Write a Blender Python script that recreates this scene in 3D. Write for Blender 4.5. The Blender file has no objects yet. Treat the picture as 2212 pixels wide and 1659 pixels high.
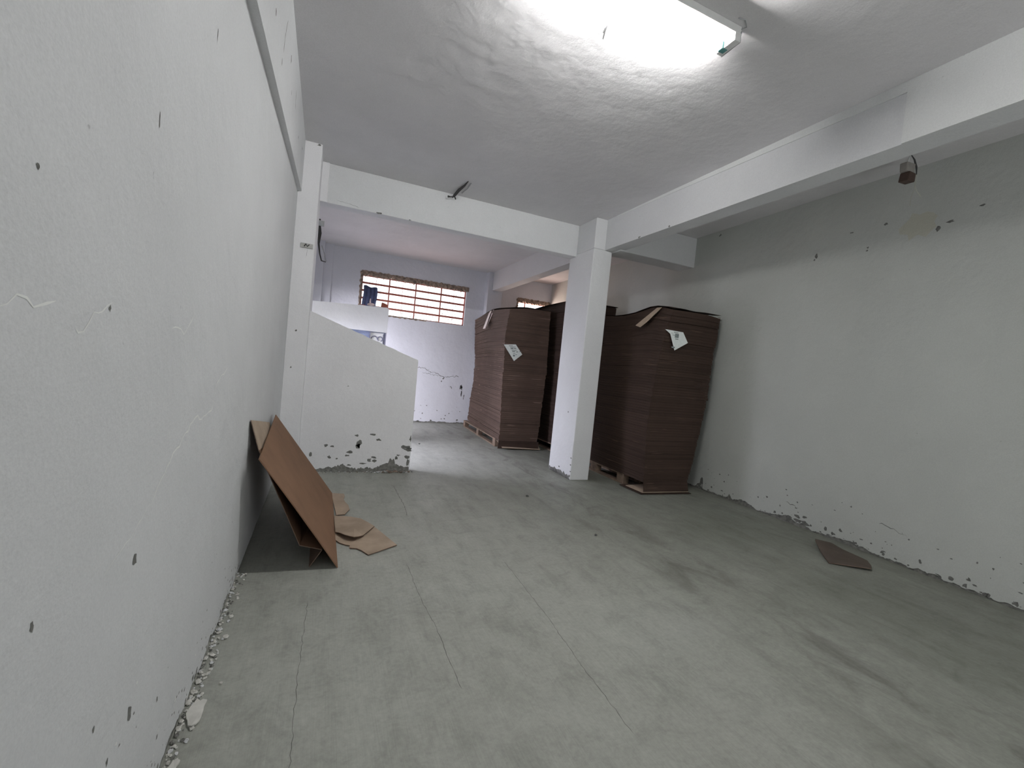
import bpy, math, random
from mathutils import Vector, Matrix, noise

S = bpy.context.scene
COL = S.collection
random.seed(7)

# ------------------------------------------------------------------ camera
YAW, PITCH, ROLL, FPX = 0.4038, -0.0337, 0.0962, 961.43
fwd = Vector((math.sin(YAW)*math.cos(PITCH), math.cos(YAW)*math.cos(PITCH), math.sin(PITCH)))
rgt = Vector((math.cos(YAW), -math.sin(YAW), 0))
up = rgt.cross(fwd)
r2 = rgt*math.cos(ROLL) + up*math.sin(ROLL)
u2 = -rgt*math.sin(ROLL) + up*math.cos(ROLL)
cam_d = bpy.data.cameras.new('camera')
cam = bpy.data.objects.new('camera', cam_d); COL.objects.link(cam)
cam_d.sensor_width = 36.0; cam_d.lens = FPX/2212*36.0
cam_d.clip_start = 0.02; cam_d.clip_end = 300
m = Matrix((r2, u2, -fwd)).transposed().to_4x4(); m.translation = Vector((0, 0, 1.35))
cam.matrix_world = m
S.camera = cam

# ------------------------------------------------------------------ world, daylight, exposure
W = bpy.data.worlds.new('daylight'); S.world = W; W.use_nodes = True
bg = W.node_tree.nodes['Background']
bg.inputs[0].default_value = (0.97, 0.98, 1.0, 1); bg.inputs[1].default_value = 2.2
def sun(direction, strength, color):
    d = bpy.data.lights.new('sun', 'SUN'); d.energy = strength; d.color = color; d.angle = 0.02
    o = bpy.data.objects.new('sun', d); COL.objects.link(o)
    o.rotation_euler = Vector(direction).to_track_quat('-Z', 'Y').to_euler(); o.location = (8, 12, 12)
sun((-0.45, 0.25, -0.86), 2.0, (1.0, 0.95, 0.88))
def area(name, loc, direction, sx, sy, power, color, spread=math.pi):
    d = bpy.data.lights.new(name, 'AREA'); d.shape = 'RECTANGLE'; d.size = sx; d.size_y = sy
    d.energy = power; d.color = color; d.spread = spread
    o = bpy.data.objects.new(name, d); COL.objects.link(o)
    o.location = loc; o.rotation_euler = Vector(direction).to_track_quat('-Z', 'Z').to_euler()
    return o
# area lamps for daylight: unseen side doorway, added rear doorway, part-shut unseen entrance, and windows
area('side_door_daylight', (-0.62, 6.35, 1.35), (1, 0.1, -0.68), 1.0, 1.7, 68, (0.84, 0.83, 1.0), 2.0)
area('added_rear_daylight', (-0.80, 8.10, 1.30), (0.6, 0.8, -0.35), 0.9, 1.9, 72, (0.92, 0.89, 1.0), 2.0)  # added unseen source, aimed to brighten the rear wall
area('entrance_daylight', (2.9, -2.72, 0.80), (0, 1, 0.1), 2.7, 1.5, 18, (0.98, 1.0, 0.99), 2.0)
area('window_daylight', (1.70, 9.86, 2.62), (0, -1, -0.12), 2.2, 0.8, 8, (1.0, 0.93, 0.96))
area('window_daylight', (4.45, 9.86, 2.62), (0, -1, -0.12), 0.8, 0.8, 42, (1.0, 0.80, 0.70))
vs = S.view_settings
vs.view_transform = 'Standard'; vs.look = 'None'; vs.exposure = 0.0; vs.gamma = 1.0
vs.use_curve_mapping = False
S.cycles.max_bounces = 10; S.cycles.diffuse_bounces = 7
S.cycles.use_denoising = True
S.cycles.sample_clamp_indirect = 6.0

H = 3.447            # ceiling height
LX = -0.3675         # left wall plane
def RX(y): return 4.56 + 0.036*y      # right wall runs slightly out of square

# ------------------------------------------------------------------ materials
class NT:
    def __init__(s, name):
        s.m = bpy.data.materials.new(name); s.m.use_nodes = True
        s.t = s.m.node_tree; s.b = s.t.nodes['Principled BSDF']
    def n(s, typ, **kw):
        nd = s.t.nodes.new(typ)
        for k, v in kw.items():
            if k in nd.inputs.keys() if isinstance(k, str) else False: nd.inputs[k].default_value = v
            else: setattr(nd, k, v)
        return nd
    def l(s, a, b): s.t.links.new(a, b)
    def noise(s, scale, detail=4, rough=0.55, stretch=(1, 1, 1), off=(0, 0, 0), dist=0):
        tc = s.n('ShaderNodeTexCoord'); mp = s.n('ShaderNodeMapping')
        mp.inputs['Scale'].default_value = stretch; mp.inputs['Location'].default_value = off
        s.l(tc.outputs['Object'], mp.inputs['Vector'])
        nz = s.n('ShaderNodeTexNoise'); nz.inputs['Scale'].default_value = scale
        nz.inputs['Detail'].default_value = detail; nz.inputs['Roughness'].default_value = rough
        nz.inputs['Distortion'].default_value = dist
        s.l(mp.outputs[0], nz.inputs['Vector'])
        return nz.outputs['Fac']
    def ramp(s, fac, stops):
        r = s.n('ShaderNodeValToRGB'); cr = r.color_ramp
        while len(cr.elements) > len(stops): cr.elements.remove(cr.elements[-1])
        while len(cr.elements) < len(stops): cr.elements.new(0.5)
        for e, (p, c) in zip(cr.elements, stops):
            e.position = p; e.color = (c[0], c[1], c[2], 1) if not isinstance(c, (int, float)) else (c, c, c, 1)
        s.l(fac, r.inputs[0]); return r.outputs[0]
    def mix(s, fac, a, b, mode='MIX'):
        mx = s.n('ShaderNodeMix'); mx.data_type = 'RGBA'; mx.blend_type = mode
        for i, v in ((0, fac), (6, a), (7, b)):
            if hasattr(v, 'links') or hasattr(v, 'node'): s.l(v, mx.inputs[i])
            elif i == 0: mx.inputs[0].default_value = v
            else: mx.inputs[i].default_value = (v[0], v[1], v[2], 1)
        return mx.outputs[2]
    def bump(s, facs):
        prev = None
        for f, st, d in facs:
            bp = s.n('ShaderNodeBump'); bp.inputs['Strength'].default_value = st; bp.inputs['Distance'].default_value = d
            s.l(f, bp.inputs['Height'])
            if prev: s.l(prev, bp.inputs['Normal'])
            prev = bp.outputs[0]
        s.l(prev, s.b.inputs['Normal'])
    def col(s, v):
        if hasattr(v, 'node'): s.l(v, s.b.inputs['Base Color'])
        else: s.b.inputs['Base Color'].default_value = (v[0], v[1], v[2], 1)
    def rough(s, v):
        if hasattr(v, 'node'): s.l(v, s.b.inputs['Roughness'])
        else: s.b.inputs['Roughness'].default_value = v

def sc(c, k): return tuple(x*k for x in c)

def plaster(name, c, lump=0.35, fine=0.3, mott=0.05, rough=0.75, specks=True):
    t = NT(name)
    big = t.noise(1.3, 4, 0.6); mid = t.noise(9, 5, 0.6); fin = t.noise(120, 3, 0.7)
    col = t.ramp(big, [(0.3, sc(c, 1-mott)), (0.7, sc(c, 1+mott*0.6))])
    if specks:   # small pits and scuffs, few and sharp
        sp = t.ramp(t.noise(38, 2, 0.5, (1, 1, 0.8)), [(0.775, 0.0), (0.79, 1.0)])
        col = t.mix(sp, col, sc(c, 0.75))
    grain = t.ramp(fin, [(0.3, 0.94), (0.7, 1.04)])
    t.col(t.mix(1.0, col, grain, 'MULTIPLY')); t.rough(rough)
    t.bump([(big, 0.3, 0.06), (mid, lump, 0.02), (fin, fine, 0.002)])
    return t.m
def simple(name, c, rough=0.6, metal=0, var=0.12, scale=20, bump=0.2, bd=0.002):
    t = NT(name); f = t.noise(scale, 4)
    t.col(t.ramp(f, [(0.3, sc(c, 1-var)), (0.7, sc(c, 1+var))])); t.rough(rough)
    t.b.inputs['Metallic'].default_value = metal
    if bump: t.bump([(f, bump, bd)])
    return t.m
def emis(name, c, s):
    t = NT(name); t.b.inputs['Emission Color'].default_value = (*c, 1); t.b.inputs['Emission Strength'].default_value = s
    t.col(c); return t.m

PLA = plaster('white_plaster', (0.665, 0.675, 0.685))
RPLA = plaster('darker_greenish_plaster', (0.545, 0.565, 0.535))  # darker, greener plaster for the right wall
BRIGHT = plaster('brightened_white_plaster', (0.785, 0.785, 0.80))  # extra brightness put into the plaster of stair wall, pillar and parapet
BEAML = plaster('lighter_beam_plaster', (0.70, 0.715, 0.71))
CEIL = plaster('ceiling_plaster', (0.69, 0.68, 0.69), lump=0.22, fine=0.4, mott=0.07)
BACKP = plaster('rear_wall_plaster', (0.68, 0.69, 0.74))
CONC = simple('bare_cement', (0.20, 0.20, 0.185), 0.9, var=0.35, scale=30, bump=0.8, bd=0.01)
MARK = simple('chipped_dark_plaster', (0.16, 0.16, 0.15), 0.9, var=0.3, scale=60)
CRACKL = simple('pale_crack_filler', (0.80, 0.81, 0.79), 0.8, var=0.03)
RUBBLE = simple('broken_mortar', (0.26, 0.20, 0.16), 0.95, var=0.7, scale=16, bump=1.0, bd=0.02)

def floor_mat():
    t = NT('worn_cement_floor')
    big = t.noise(0.55, 5, 0.6, (1, 0.7, 1), dist=0.4)
    st = t.noise(3.2, 6, 0.62, (2.2, 0.5, 1), dist=0.5)
    fin = t.noise(45, 4, 0.7); tro = t.noise(70, 2, 0.5, (3.0, 0.08, 1))
    c = t.ramp(big, [(0.3, (0.315, 0.32, 0.285)), (0.55, (0.375, 0.385, 0.345)), (0.75, (0.415, 0.425, 0.39))])
    stn = t.ramp(st, [(0.30, 0.86), (0.45, 0.98), (0.62, 1.02), (0.8, 1.08)])
    c = t.mix(1.0, c, stn, 'MULTIPLY')
    mot = t.noise(5.5, 7, 0.72, (1, 1, 1), (2, 7, 0), 0.8)
    c = t.mix(1.0, c, t.ramp(mot, [(0.32, 0.84), (0.5, 1.0), (0.68, 1.08)]), 'MULTIPLY')
    # dark scuffed traffic lane towards the right wall
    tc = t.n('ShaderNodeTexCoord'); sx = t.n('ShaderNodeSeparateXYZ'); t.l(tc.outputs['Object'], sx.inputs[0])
    lane = t.n('ShaderNodeMath', operation='SUBTRACT'); t.l(sx.outputs[0], lane.inputs[0]); lane.inputs[1].default_value = 2.60
    ab = t.n('ShaderNodeMath', operation='ABSOLUTE'); t.l(lane.outputs[0], ab.inputs[0])
    ad = t.n('ShaderNodeMath', operation='SUBTRACT'); ad.use_clamp = True
    ad.inputs[0].default_value = 0.62; t.l(ab.outputs[0], ad.inputs[1])
    right_dark = t.n('ShaderNodeMapRange'); t.l(sx.outputs[0], right_dark.inputs[0])  # floor tone gets gradually darker towards the right, varied by noise
    right_dark.inputs[1].default_value = 1.6; right_dark.inputs[2].default_value = 3.4
    dm = t.n('ShaderNodeMath', operation='MULTIPLY'); t.l(right_dark.outputs[0], dm.inputs[0])
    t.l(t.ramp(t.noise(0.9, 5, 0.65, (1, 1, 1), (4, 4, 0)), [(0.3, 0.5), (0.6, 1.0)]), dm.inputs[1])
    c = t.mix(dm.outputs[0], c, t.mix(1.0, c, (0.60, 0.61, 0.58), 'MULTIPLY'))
    mu = t.n('ShaderNodeMath', operation='MULTIPLY'); mu.use_clamp = True
    t.l(ad.outputs[0], mu.inputs[0])
    t.l(t.ramp(t.noise(2.4, 6, 0.7, (1.6, 0.7, 1), (3, 1, 0), 0.6), [(0.50, 0.0), (0.62, 1.0)]), mu.inputs[1])
    c = t.mix(mu.outputs[0], c, (0.14, 0.135, 0.12))
    c = t.mix(1.0, c, t.ramp(fin, [(0.25, 0.86), (0.75, 1.1)]), 'MULTIPLY')
    c = t.mix(1.0, c, t.ramp(tro, [(0.3, 0.95), (0.7, 1.04)]), 'MULTIPLY')
    t.col(c); t.rough(t.ramp(st, [(0.3, 0.62), (0.7, 0.48)]))
    t.b.inputs['Specular IOR Level'].default_value = 0.35
    t.bump([(st, 0.25, 0.01), (fin, 0.3, 0.002), (tro, 0.2, 0.002)])
    return t.m
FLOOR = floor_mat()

def card(name, c, layers=0, var=0.1):
    t = NT(name)
    f = t.noise(3.5, 4, 0.6); g = t.noise(80, 3, 0.6)
    col = t.ramp(f, [(0.3, sc(c, 1-var)), (0.7, sc(c, 1+var))])
    bl = [(g, 0.15, 0.001)]
    if layers:
        a = t.noise(1.0, 3, 0.75, (0.8, 0.8, layers)); b = t.noise(1.0, 2, 0.6, (0.35, 0.35, layers*0.22), (5, 2, 1))
        col = t.mix(1.0, col, t.ramp(a, [(0.3, 0.84), (0.5, 1.0), (0.72, 1.10)]), 'MULTIPLY')
        col = t.mix(1.0, col, t.ramp(b, [(0.34, 0.80), (0.5, 1.0), (0.7, 1.12)]), 'MULTIPLY')
        pale = t.ramp(t.noise(1.0, 1, 0.5, (2.2, 2.2, layers*0.45), (9, 4, 7)), [(0.70, 0.0), (0.73, 1.0)])
        col = t.mix(pale, col, sc(c, 1.9))
        bl.append((a, 0.6, 0.006))
    t.col(col); t.rough(0.85); t.b.inputs['Specular IOR Level'].default_value = 0.2
    t.bump(bl)
    return t.m
CARD = card('brown_cardboard', (0.235, 0.137, 0.085))
CARDP = card('pale_cardboard', (0.40, 0.315, 0.24), var=0.22)
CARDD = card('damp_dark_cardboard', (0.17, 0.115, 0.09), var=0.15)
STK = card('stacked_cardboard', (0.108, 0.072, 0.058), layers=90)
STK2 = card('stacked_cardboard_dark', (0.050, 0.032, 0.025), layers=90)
SCRAP = card('old_damp_cardboard', (0.11, 0.088, 0.072), var=0.2)
TOPC = card('top_sheet_cardboard', (0.10, 0.07, 0.055))
WOOD = simple('pallet_wood', (0.21, 0.15, 0.11), 0.85, var=0.3, scale=14)
REDIRON = simple('red_oxide_iron', (0.36, 0.095, 0.065), 0.6, var=0.3, scale=40)
PAPER = simple('white_paper', (0.72, 0.76, 0.75), 0.7, var=0.04, scale=30, bump=0.1)
INK = simple('grey_print', (0.20, 0.23, 0.23), 0.7, var=0.2)
WHITEM = simple('white_enamel', (0.80, 0.80, 0.79), 0.4, var=0.03)
GREYM = simple('grey_metal', (0.33, 0.34, 0.35), 0.45, 0.3)
BLACK = simple('black_wire', (0.03, 0.03, 0.03), 0.6)
BROWNP = simple('brown_plastic', (0.075, 0.045, 0.035), 0.6)
NAVY = simple('navy_cloth', (0.045, 0.055, 0.11), 0.9, var=0.3, scale=12)
PINKW = simple('pale_pink_rag', (0.75, 0.62, 0.62), 0.9)
BRICK = simple('red_brick', (0.30, 0.09, 0.06), 0.9, var=0.3, scale=30)
BLUESHADE = simple('blue_grey_shade', (0.25, 0.29, 0.42), 0.6)  # shade under the landing parapet, put into the colour
STONE = simple('dark_stone', (0.09, 0.09, 0.085), 0.9)
LEAF = simple('vine_leaf', (0.16, 0.20, 0.05), 0.7)
EARTH = simple('red_earth', (0.50, 0.26, 0.19), 0.95, var=0.1, scale=2)
TUBE = emis('lit_tube', (1.0, 0.99, 0.975), 362)
TEAL = simple('teal_socket', (0.12, 0.33, 0.32), 0.5)

# ------------------------------------------------------------------ mesh helpers
class MB:
    def __init__(s): s.v = []; s.f = []; s.mi = []; s.mats = []
    def mat(s, m):
        if m not in s.mats: s.mats.append(m)
        return s.mats.index(m)
    def face(s, idx, m): s.f.append(tuple(idx)); s.mi.append(s.mat(m))
    def hexa(s, p, m):            # 8 points: bottom ring 0-3, top ring 4-7
        b = len(s.v); s.v += [tuple(q) for q in p]
        for q in ((0, 3, 2, 1), (4, 5, 6, 7), (0, 1, 5, 4), (1, 2, 6, 5), (2, 3, 7, 6), (3, 0, 4, 7)):
            s.face([b+i for i in q], m)
    def box(s, x0, x1, y0, y1, z0, z1, m):
        s.hexa([(x0, y0, z0), (x1, y0, z0), (x1, y1, z0), (x0, y1, z0), (x0, y0, z1), (x1, y0, z1), (x1, y1, z1), (x0, y1, z1)], m)
    def slab(s, pts, n, th, m, m2=None):  # polygon of 3-D points extruded by th along n
        n = Vector(n).normalized()*th; b = len(s.v); k = len(pts)
        s.v += [tuple(p) for p in pts] + [tuple(Vector(p)+n) for p in pts]
        s.face(list(range(b+k-1, b-1, -1)), m2 or m); s.face(list(range(b+k, b+2*k)), m)
        for i in range(k):
            j = (i+1) % k; s.face([b+i, b+j, b+k+j, b+k+i], m2 or m)
    def tube(s, pts, r, m, seg=8):
        pts = [Vector(p) for p in pts]; rings = []
        for i, p in enumerate(pts):
            d = (pts[min(i+1, len(pts)-1)] - pts[max(i-1, 0)]).normalized()
            a = d.orthogonal().normalized() if i == 0 else (rings_a - d*rings_a.dot(d)).normalized()
            rings_a = a; c = d.cross(a); rr = r[i] if isinstance(r, (list, tuple)) else r
            b = len(s.v)
            for k in range(seg):
                t = 2*math.pi*k/seg; s.v.append(tuple(p + a*rr*math.cos(t) + c*rr*math.sin(t)))
            rings.append(b)
        for i in range(len(rings)-1):
            for k in range(seg):
                k2 = (k+1) % seg; s.face([rings[i]+k, rings[i]+k2, rings[i+1]+k2, rings[i+1]+k], m)
        s.face([rings[0]+k for k in range(seg-1, -1, -1)], m); s.face([rings[-1]+k for k in range(seg)], m)
    def blob(s, c, r, m, jit=0.25, seed=0, nu=7, nv=5):
        b = len(s.v); rnd = random.Random(seed)
        for j in range(nv+1):
            th = math.pi*j/nv
            for i in range(nu):
                ph = 2*math.pi*i/nu; k = 1 + rnd.uniform(-jit, jit)
                s.v.append((c[0]+r[0]*k*math.sin(th)*math.cos(ph), c[1]+r[1]*k*math.sin(th)*math.sin(ph), max(c[2]+r[2]*k*math.cos(th), c[2]-r[2])))
        for j in range(nv):
            for i in range(nu):
                i2 = (i+1) % nu
                s.face([b+j*nu+i, b+(j+1)*nu+i, b+(j+1)*nu+i2, b+j*nu+i2], m)
    def grid(s, fn, nu, nv, m, flip=False):
        b = len(s.v)
        for j in range(nv+1):
            for i in range(nu+1): s.v.append(tuple(fn(i/nu, j/nv)))
        for j in range(nv):
            for i in range(nu):
                q = [b+j*(nu+1)+i, b+j*(nu+1)+i+1, b+(j+1)*(nu+1)+i+1, b+(j+1)*(nu+1)+i]
                s.face(q[::-1] if flip else q, m)
    def build(s, name, parent=None, smooth=False, bevel=0):
        me = bpy.data.meshes.new(name); o = bpy.data.objects.new(name, me)
        org = Vector((0, 0, 0))
        if parent is not None: org = parent.location
        me.from_pydata([tuple(Vector(p)-org) for p in s.v], [], s.f)
        for mt in s.mats: me.materials.append(mt)
        for p, i in zip(me.polygons, s.mi): p.material_index = i; p.use_smooth = smooth
        me.validate(); me.update()
        COL.objects.link(o)
        if parent is not None: o.parent = parent
        if bevel:
            b = o.modifiers.new('bevel', 'BEVEL'); b.width = bevel; b.segments = 2; b.limit_method = 'ANGLE'
        return o
def struct(o): o['kind'] = 'structure'; return o
def thing(name, label, cat, loc, group=None):
    o = bpy.data.objects.new(name, None); COL.objects.link(o); o.location = loc; o.empty_display_size = 0.1
    return tag(o, label, cat, group)
def tag(o, label, cat, group=None, kind=None):
    o['label'] = label; o['category'] = cat
    if group: o['group'] = group
    if kind: o['kind'] = kind
    return o
def nz(*a): return noise.noise(Vector(a))

def patch(mb, P, s, z, w, h, seed, m=MARK, n=9, rough=0.45, d=0.0006):
    """irregular chip on a wall; P(s, z, d) maps to 3-D"""
    rnd = random.Random(seed); b = len(mb.v)
    for k in range(n):
        t = 2*math.pi*k/n; r = 1 + rnd.uniform(-rough, rough)
        mb.v.append(tuple(P(s + w*0.5*r*math.cos(t), max(z + h*0.5*r*math.sin(t), 0.002), d)))
    mb.face(range(b, b+n), m)
def crack(mb, P, pts, w, m, seed=0, d=0.0006, jit=0.012):
    rnd = random.Random(seed); q = []
    for (s0, z0), (s1, z1) in zip(pts, pts[1:]):
        L = math.hypot(s1-s0, z1-z0); n = max(2, int(L/0.025))
        for i in range(n):
            t = i/n; q.append((s0+(s1-s0)*t + rnd.uniform(-jit, jit), z0+(z1-z0)*t + rnd.uniform(-jit, jit)))
    q.append(pts[-1]); b = len(mb.v)
    for i, (s, z) in enumerate(q):
        a = q[max(i-1, 0)]; c = q[min(i+1, len(q)-1)]
        L = math.hypot(c[0]-a[0], c[1]-a[1]) or 1; nx, nzv = -(c[1]-a[1])/L, (c[0]-a[0])/L
        ww = w*rnd.uniform(0.4, 1.1)*(0.2 if i in (0, len(q)-1) else 1)
        mb.v.append(tuple(P(s+nx*ww, z+nzv*ww, d))); mb.v.append(tuple(P(s-nx*ww, z-nzv*ww, d)))
    for i in range(len(q)-1): mb.face([b+2*i, b+2*i+1, b+2*i+3, b+2*i+2], m)
def chips(mb, P, s0, s1, n, zmax, seed, m=MARK, smax=0.05):
    rnd = random.Random(seed)
    for i in range(n):
        z = zmax*rnd.random()**2.2 + 0.03; w = smax*rnd.uniform(0.15, 1)*(1 - 0.5*z/zmax)
        patch(mb, P, rnd.uniform(s0, s1), z, w, w*rnd.uniform(0.3, 1.1), seed*1000+i, m)
ZS = 0.26            # the lowest band of plaster is a separate ragged skin over bare cement
def skirt(mb, P, s0, s1, rag, m, th=0.008, step=0.012):
    """plaster skin from ragged lower edge rag(s) up to ZS; P maps (s, z, depth) with depth>0 out of the wall"""
    n = int(abs(s1-s0)/step)+1; b = len(mb.v)
    for i in range(n+1):
        s = s0+(s1-s0)*i/n; r = min(max(rag(s), 0.0), ZS-0.02)
        mb.v += [tuple(P(s, r, -th)), tuple(P(s, r, 0)), tuple(P(s, ZS, 0))]
    for i in range(n):
        a = b+3*i; c = a+3
        mb.face([a, c, c+1, a+1], m); mb.face([a+1, c+1, c+2, a+2], m)
def ragfn(base, amp, seed, bumps=()):
    def f(s):
        v = base + amp*(nz(s*5, seed, 0)*0.9 + nz(s*17, seed, 3)*0.6 + nz(s*60, seed, 7)*0.45)
        for c, w, h in bumps: v += h*math.exp(-((s-c)/w)**2)*(1+0.35*nz(s*45, seed, 9))
        return v
    return f

# ------------------------------------------------------------------ the room shell
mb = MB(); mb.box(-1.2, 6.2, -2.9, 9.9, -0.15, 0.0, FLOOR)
# hairline cracks and joints in the screed
PF = lambda s, z, d: (s, z, 0.0006)
def fcrack(pts, w, m, seed): crack(mb, lambda s, z, d: (s, z, 0.0006), pts, w, m, seed, jit=0.004)
FCR = simple('floor_crack_dirt', (0.13, 0.13, 0.115), 0.9)
fcrack([(0.779, 4.73), (0.785, 4.05), (0.766, 3.8)], 0.0025, FCR, 1)
fcrack([(0.607, 2.9), (0.61, 2.4), (0.63, 2.17), (0.628, 1.85), (0.635, 1.7)], 0.0016, FCR, 2)
fcrack([(1.27, 2.8), (1.246, 2.1), (1.216, 1.7), (1.2, 1.3)], 0.0016, FCR, 3)
fcrack([(1.0, 3.65), (1.25, 3.66), (1.6, 3.75)], 0.0014, FCR, 4)
fcrack([(0.02, 2.55), (0.0, 1.9), (0.0, 1.3)], 0.0012, FCR, 5)
struct(mb.build('floor'))

mb = MB(); mb.box(-1.2, 6.2, -2.9, 9.9, H, H+0.2, CEIL)
struct(mb.build('ceiling'))

# left wall with two unseen side doorways in the rear part, the farther one added for light (heads at 2.15)
PL = lambda s, z, d: (LX+d, s, z)
mb = MB()
for y0, y1 in ((-2.9, 5.85), (6.85, 7.7), (9.0, 9.9)):
    mb.box(LX-0.2, LX, y0, y1, ZS, H, PLA); mb.box(LX-0.2, LX-0.008, y0, y1, 0, ZS, CONC)
mb.box(LX-0.2, LX, 5.85, 6.85, 2.15, H, PLA); mb.box(LX-0.2, LX, 7.7, 9.0, 2.15, H, PLA)
skirt(mb, PL, -2.9, 5.85, ragfn(0.012, 0.012, 1, [(1.35, .05, .03), (1.7, .12, .035), (1.95, .08, .02), (2.25, .06, .03), (2.6, .1, .02)]), PLA)
skirt(mb, PL, 6.85, 7.7, ragfn(0.01, 0.01, 2), PLA); skirt(mb, PL, 9.0, 9.9, ragfn(0.01, 0.01, 2), PLA)
chips(mb, PL, 0.6, 3.0, 110, 0.40, 11, MARK, 0.018)
chips(mb, PL, 1.1, 2.9, 60, 0.12, 12, CONC, 0.03)
chips(mb, PL, 0.8, 2.9, 60, 0.5, 13, CRACKL, 0.02)
for s, z, w, h in ((1.30, .424, .030, .045), (1.265, .825, .022, .03), (1.658, 2.27, .008, .035), (1.233, 1.819, .006, .035), (0.809, 1.557, .008, .008),
                   (1.05, 1.39, .01, .012), (1.1, .55, .012, .016), (1.52, .30, .012, .02), (0.86, .9, .012, .014), (1.18, .41, .01, .02)):
    patch(mb, PL, s, z, w, h, int(s*1000+z*77))
crack(mb, PL, [(0.74, 1.36), (0.78, 1.385), (0.82, 1.375), (0.87, 1.385)], 0.0022, CRACKL, 1, jit=.004)
crack(mb, PL, [(0.93, 1.345), (0.955, 1.342), (0.99, 1.378), (1.02, 1.382), (1.06, 1.402)], 0.0022, CRACKL, 2, jit=.003)
crack(mb, PL, [(1.42, 1.37), (1.47, 1.378), (1.53, 1.36), (1.62, 1.42)], 0.002, CRACKL, 3, jit=.004)
crack(mb, PL, [(1.35, .93), (1.46, 1.0), (1.56, 1.035), (1.72, 1.10), (1.80, 1.075), (1.97, 1.10), (2.0, 1.19), (2.2, 1.24)], 0.0028, CRACKL, 4, jit=.007)
crack(mb, PL, [(1.1, .86), (1.25, .90), (1.35, .93)], 0.0014, CRACKL, 5, jit=.006)
struct(mb.build('wall_left'))

# right wall (slightly out of square)
PR = lambda s, z, d: (RX(s)-d, s, z)
mb = MB()
def rbox(y0, y1, z0, z1, rec, m):
    mb.hexa([(RX(y0)+rec, y0, z0), (RX(y0)+.25, y0, z0), (RX(y1)+.25, y1, z0), (RX(y1)+rec, y1, z0),
             (RX(y0)+rec, y0, z1), (RX(y0)+.25, y0, z1), (RX(y1)+.25, y1, z1), (RX(y1)+rec, y1, z1)], m)
rbox(-2.9, 9.9, ZS, H, 0, RPLA); rbox(-2.9, 9.9, 0, ZS, 0.008, CONC)
skirt(mb, PR, -2.9, 9.6, ragfn(0.020, 0.020, 5, [(3.15, .10, .05), (2.95, .05, .03), (3.7, .16, .03), (3.9, .03, .05), (4.4, .04, .06), (2.5, .12, .03)]), RPLA)
chips(mb, PR, 1.3, 4.3, 90, 0.40, 21, MARK, 0.035)
chips(mb, PR, 1.5, 3.3, 26, 0.14, 22, MARK, 0.06)
patch(mb, PR, 4.36, .10, .045, .10, 5); patch(mb, PR, 4.34, .045, .014, .08, 6)
for s, z, w in ((3.12, .06, .07), (3.03, .10, .06), (3.02, .065, .08), (2.93, .06, .08), (2.95, .12, .05)): patch(mb, PR, s, z, w, w*.45, int(s*999))
crack(mb, PR, [(3.18, .22), (3.1, .20), (3.02, .19)], 0.004, MARK, 31); crack(mb, PR, [(2.30, .30), (2.16, .28), (2.08, .27)], 0.003, MARK, 32)
for s, z, w, h in ((4.50, 3.386, .05, .025), (2.53, 3.005, .03, .02), (2.66, 2.818, .02, .02), (2.665, 2.79, .018, .016), (3.154, 2.84, .03, .05),
                   (3.17, 2.80, .015, .02), (2.13, 2.86, .05, .05), (2.05, 2.90, .05, .02), (1.864, 2.975, .035, .02), (2.82, 3.0, .03, .012)):
    patch(mb, PR, s, z, w, h, int(s*1300))
STAIN = plaster('yellowed_plaster', (0.53, 0.53, 0.45), specks=False)
patch(mb, PR, 2.27, 2.93, .26, .22, 77, STAIN, 16, 0.25, 0.0003)
struct(mb.build('wall_right'))

# rear wall with two barred openings
YB = 9.605
WIN = [(0.600, 2.80, 2.20, 3.02), (4.06, 4.85, 2.20, 2.985)]
PB = lambda s, z, d: (s, YB-d, z)
mb = MB()
xs = [LX-0.2, WIN[0][0], WIN[0][1], WIN[1][0], WIN[1][1], 5.2]
for i in range(5):
    if i in (1, 3):
        w = WIN[0] if i == 1 else WIN[1]
        mb.box(xs[i], xs[i+1], YB, YB+0.2, ZS, w[2], BACKP); mb.box(xs[i], xs[i+1], YB, YB+0.2, w[3], H, BACKP)
    else: mb.box(xs[i], xs[i+1], YB, YB+0.2, ZS, H, BACKP)
mb.box(LX-0.2, 5.2, YB+0.008, YB+0.2, 0, ZS, CONC)
skirt(mb, PB, LX, 4.9, ragfn(0.035, 0.022, 8), BACKP)
chips(mb, PB, 1.8, 3.2, 24, 0.5, 41, MARK, 0.05)
crack(mb, PB, [(1.85, 1.19), (2.0, 1.20), (2.15, 1.12), (2.35, 1.08), (2.5, 1.02), (2.62, 1.05), (2.8, 1.07)], 0.006, MARK, 42, jit=.02)
crack(mb, PB, [(2.0, 1.08), (2.2, 1.06), (2.4, 1.05)], 0.004, MARK, 43, jit=.02)
for s, z, w, h in ((2.88, .86, .09, .16), (2.93, .72, .05, .18), (2.45, .96, .06, .06), (2.62, .84, .03, .07), (2.98, .62, .03, .1)):
    for k in range(3): patch(mb, PB, s+random.uniform(-.04, .04), z+random.uniform(-.05, .05), w*.5, h*.5, int(s*700+k))
struct(mb.build('wall_back'))

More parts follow.
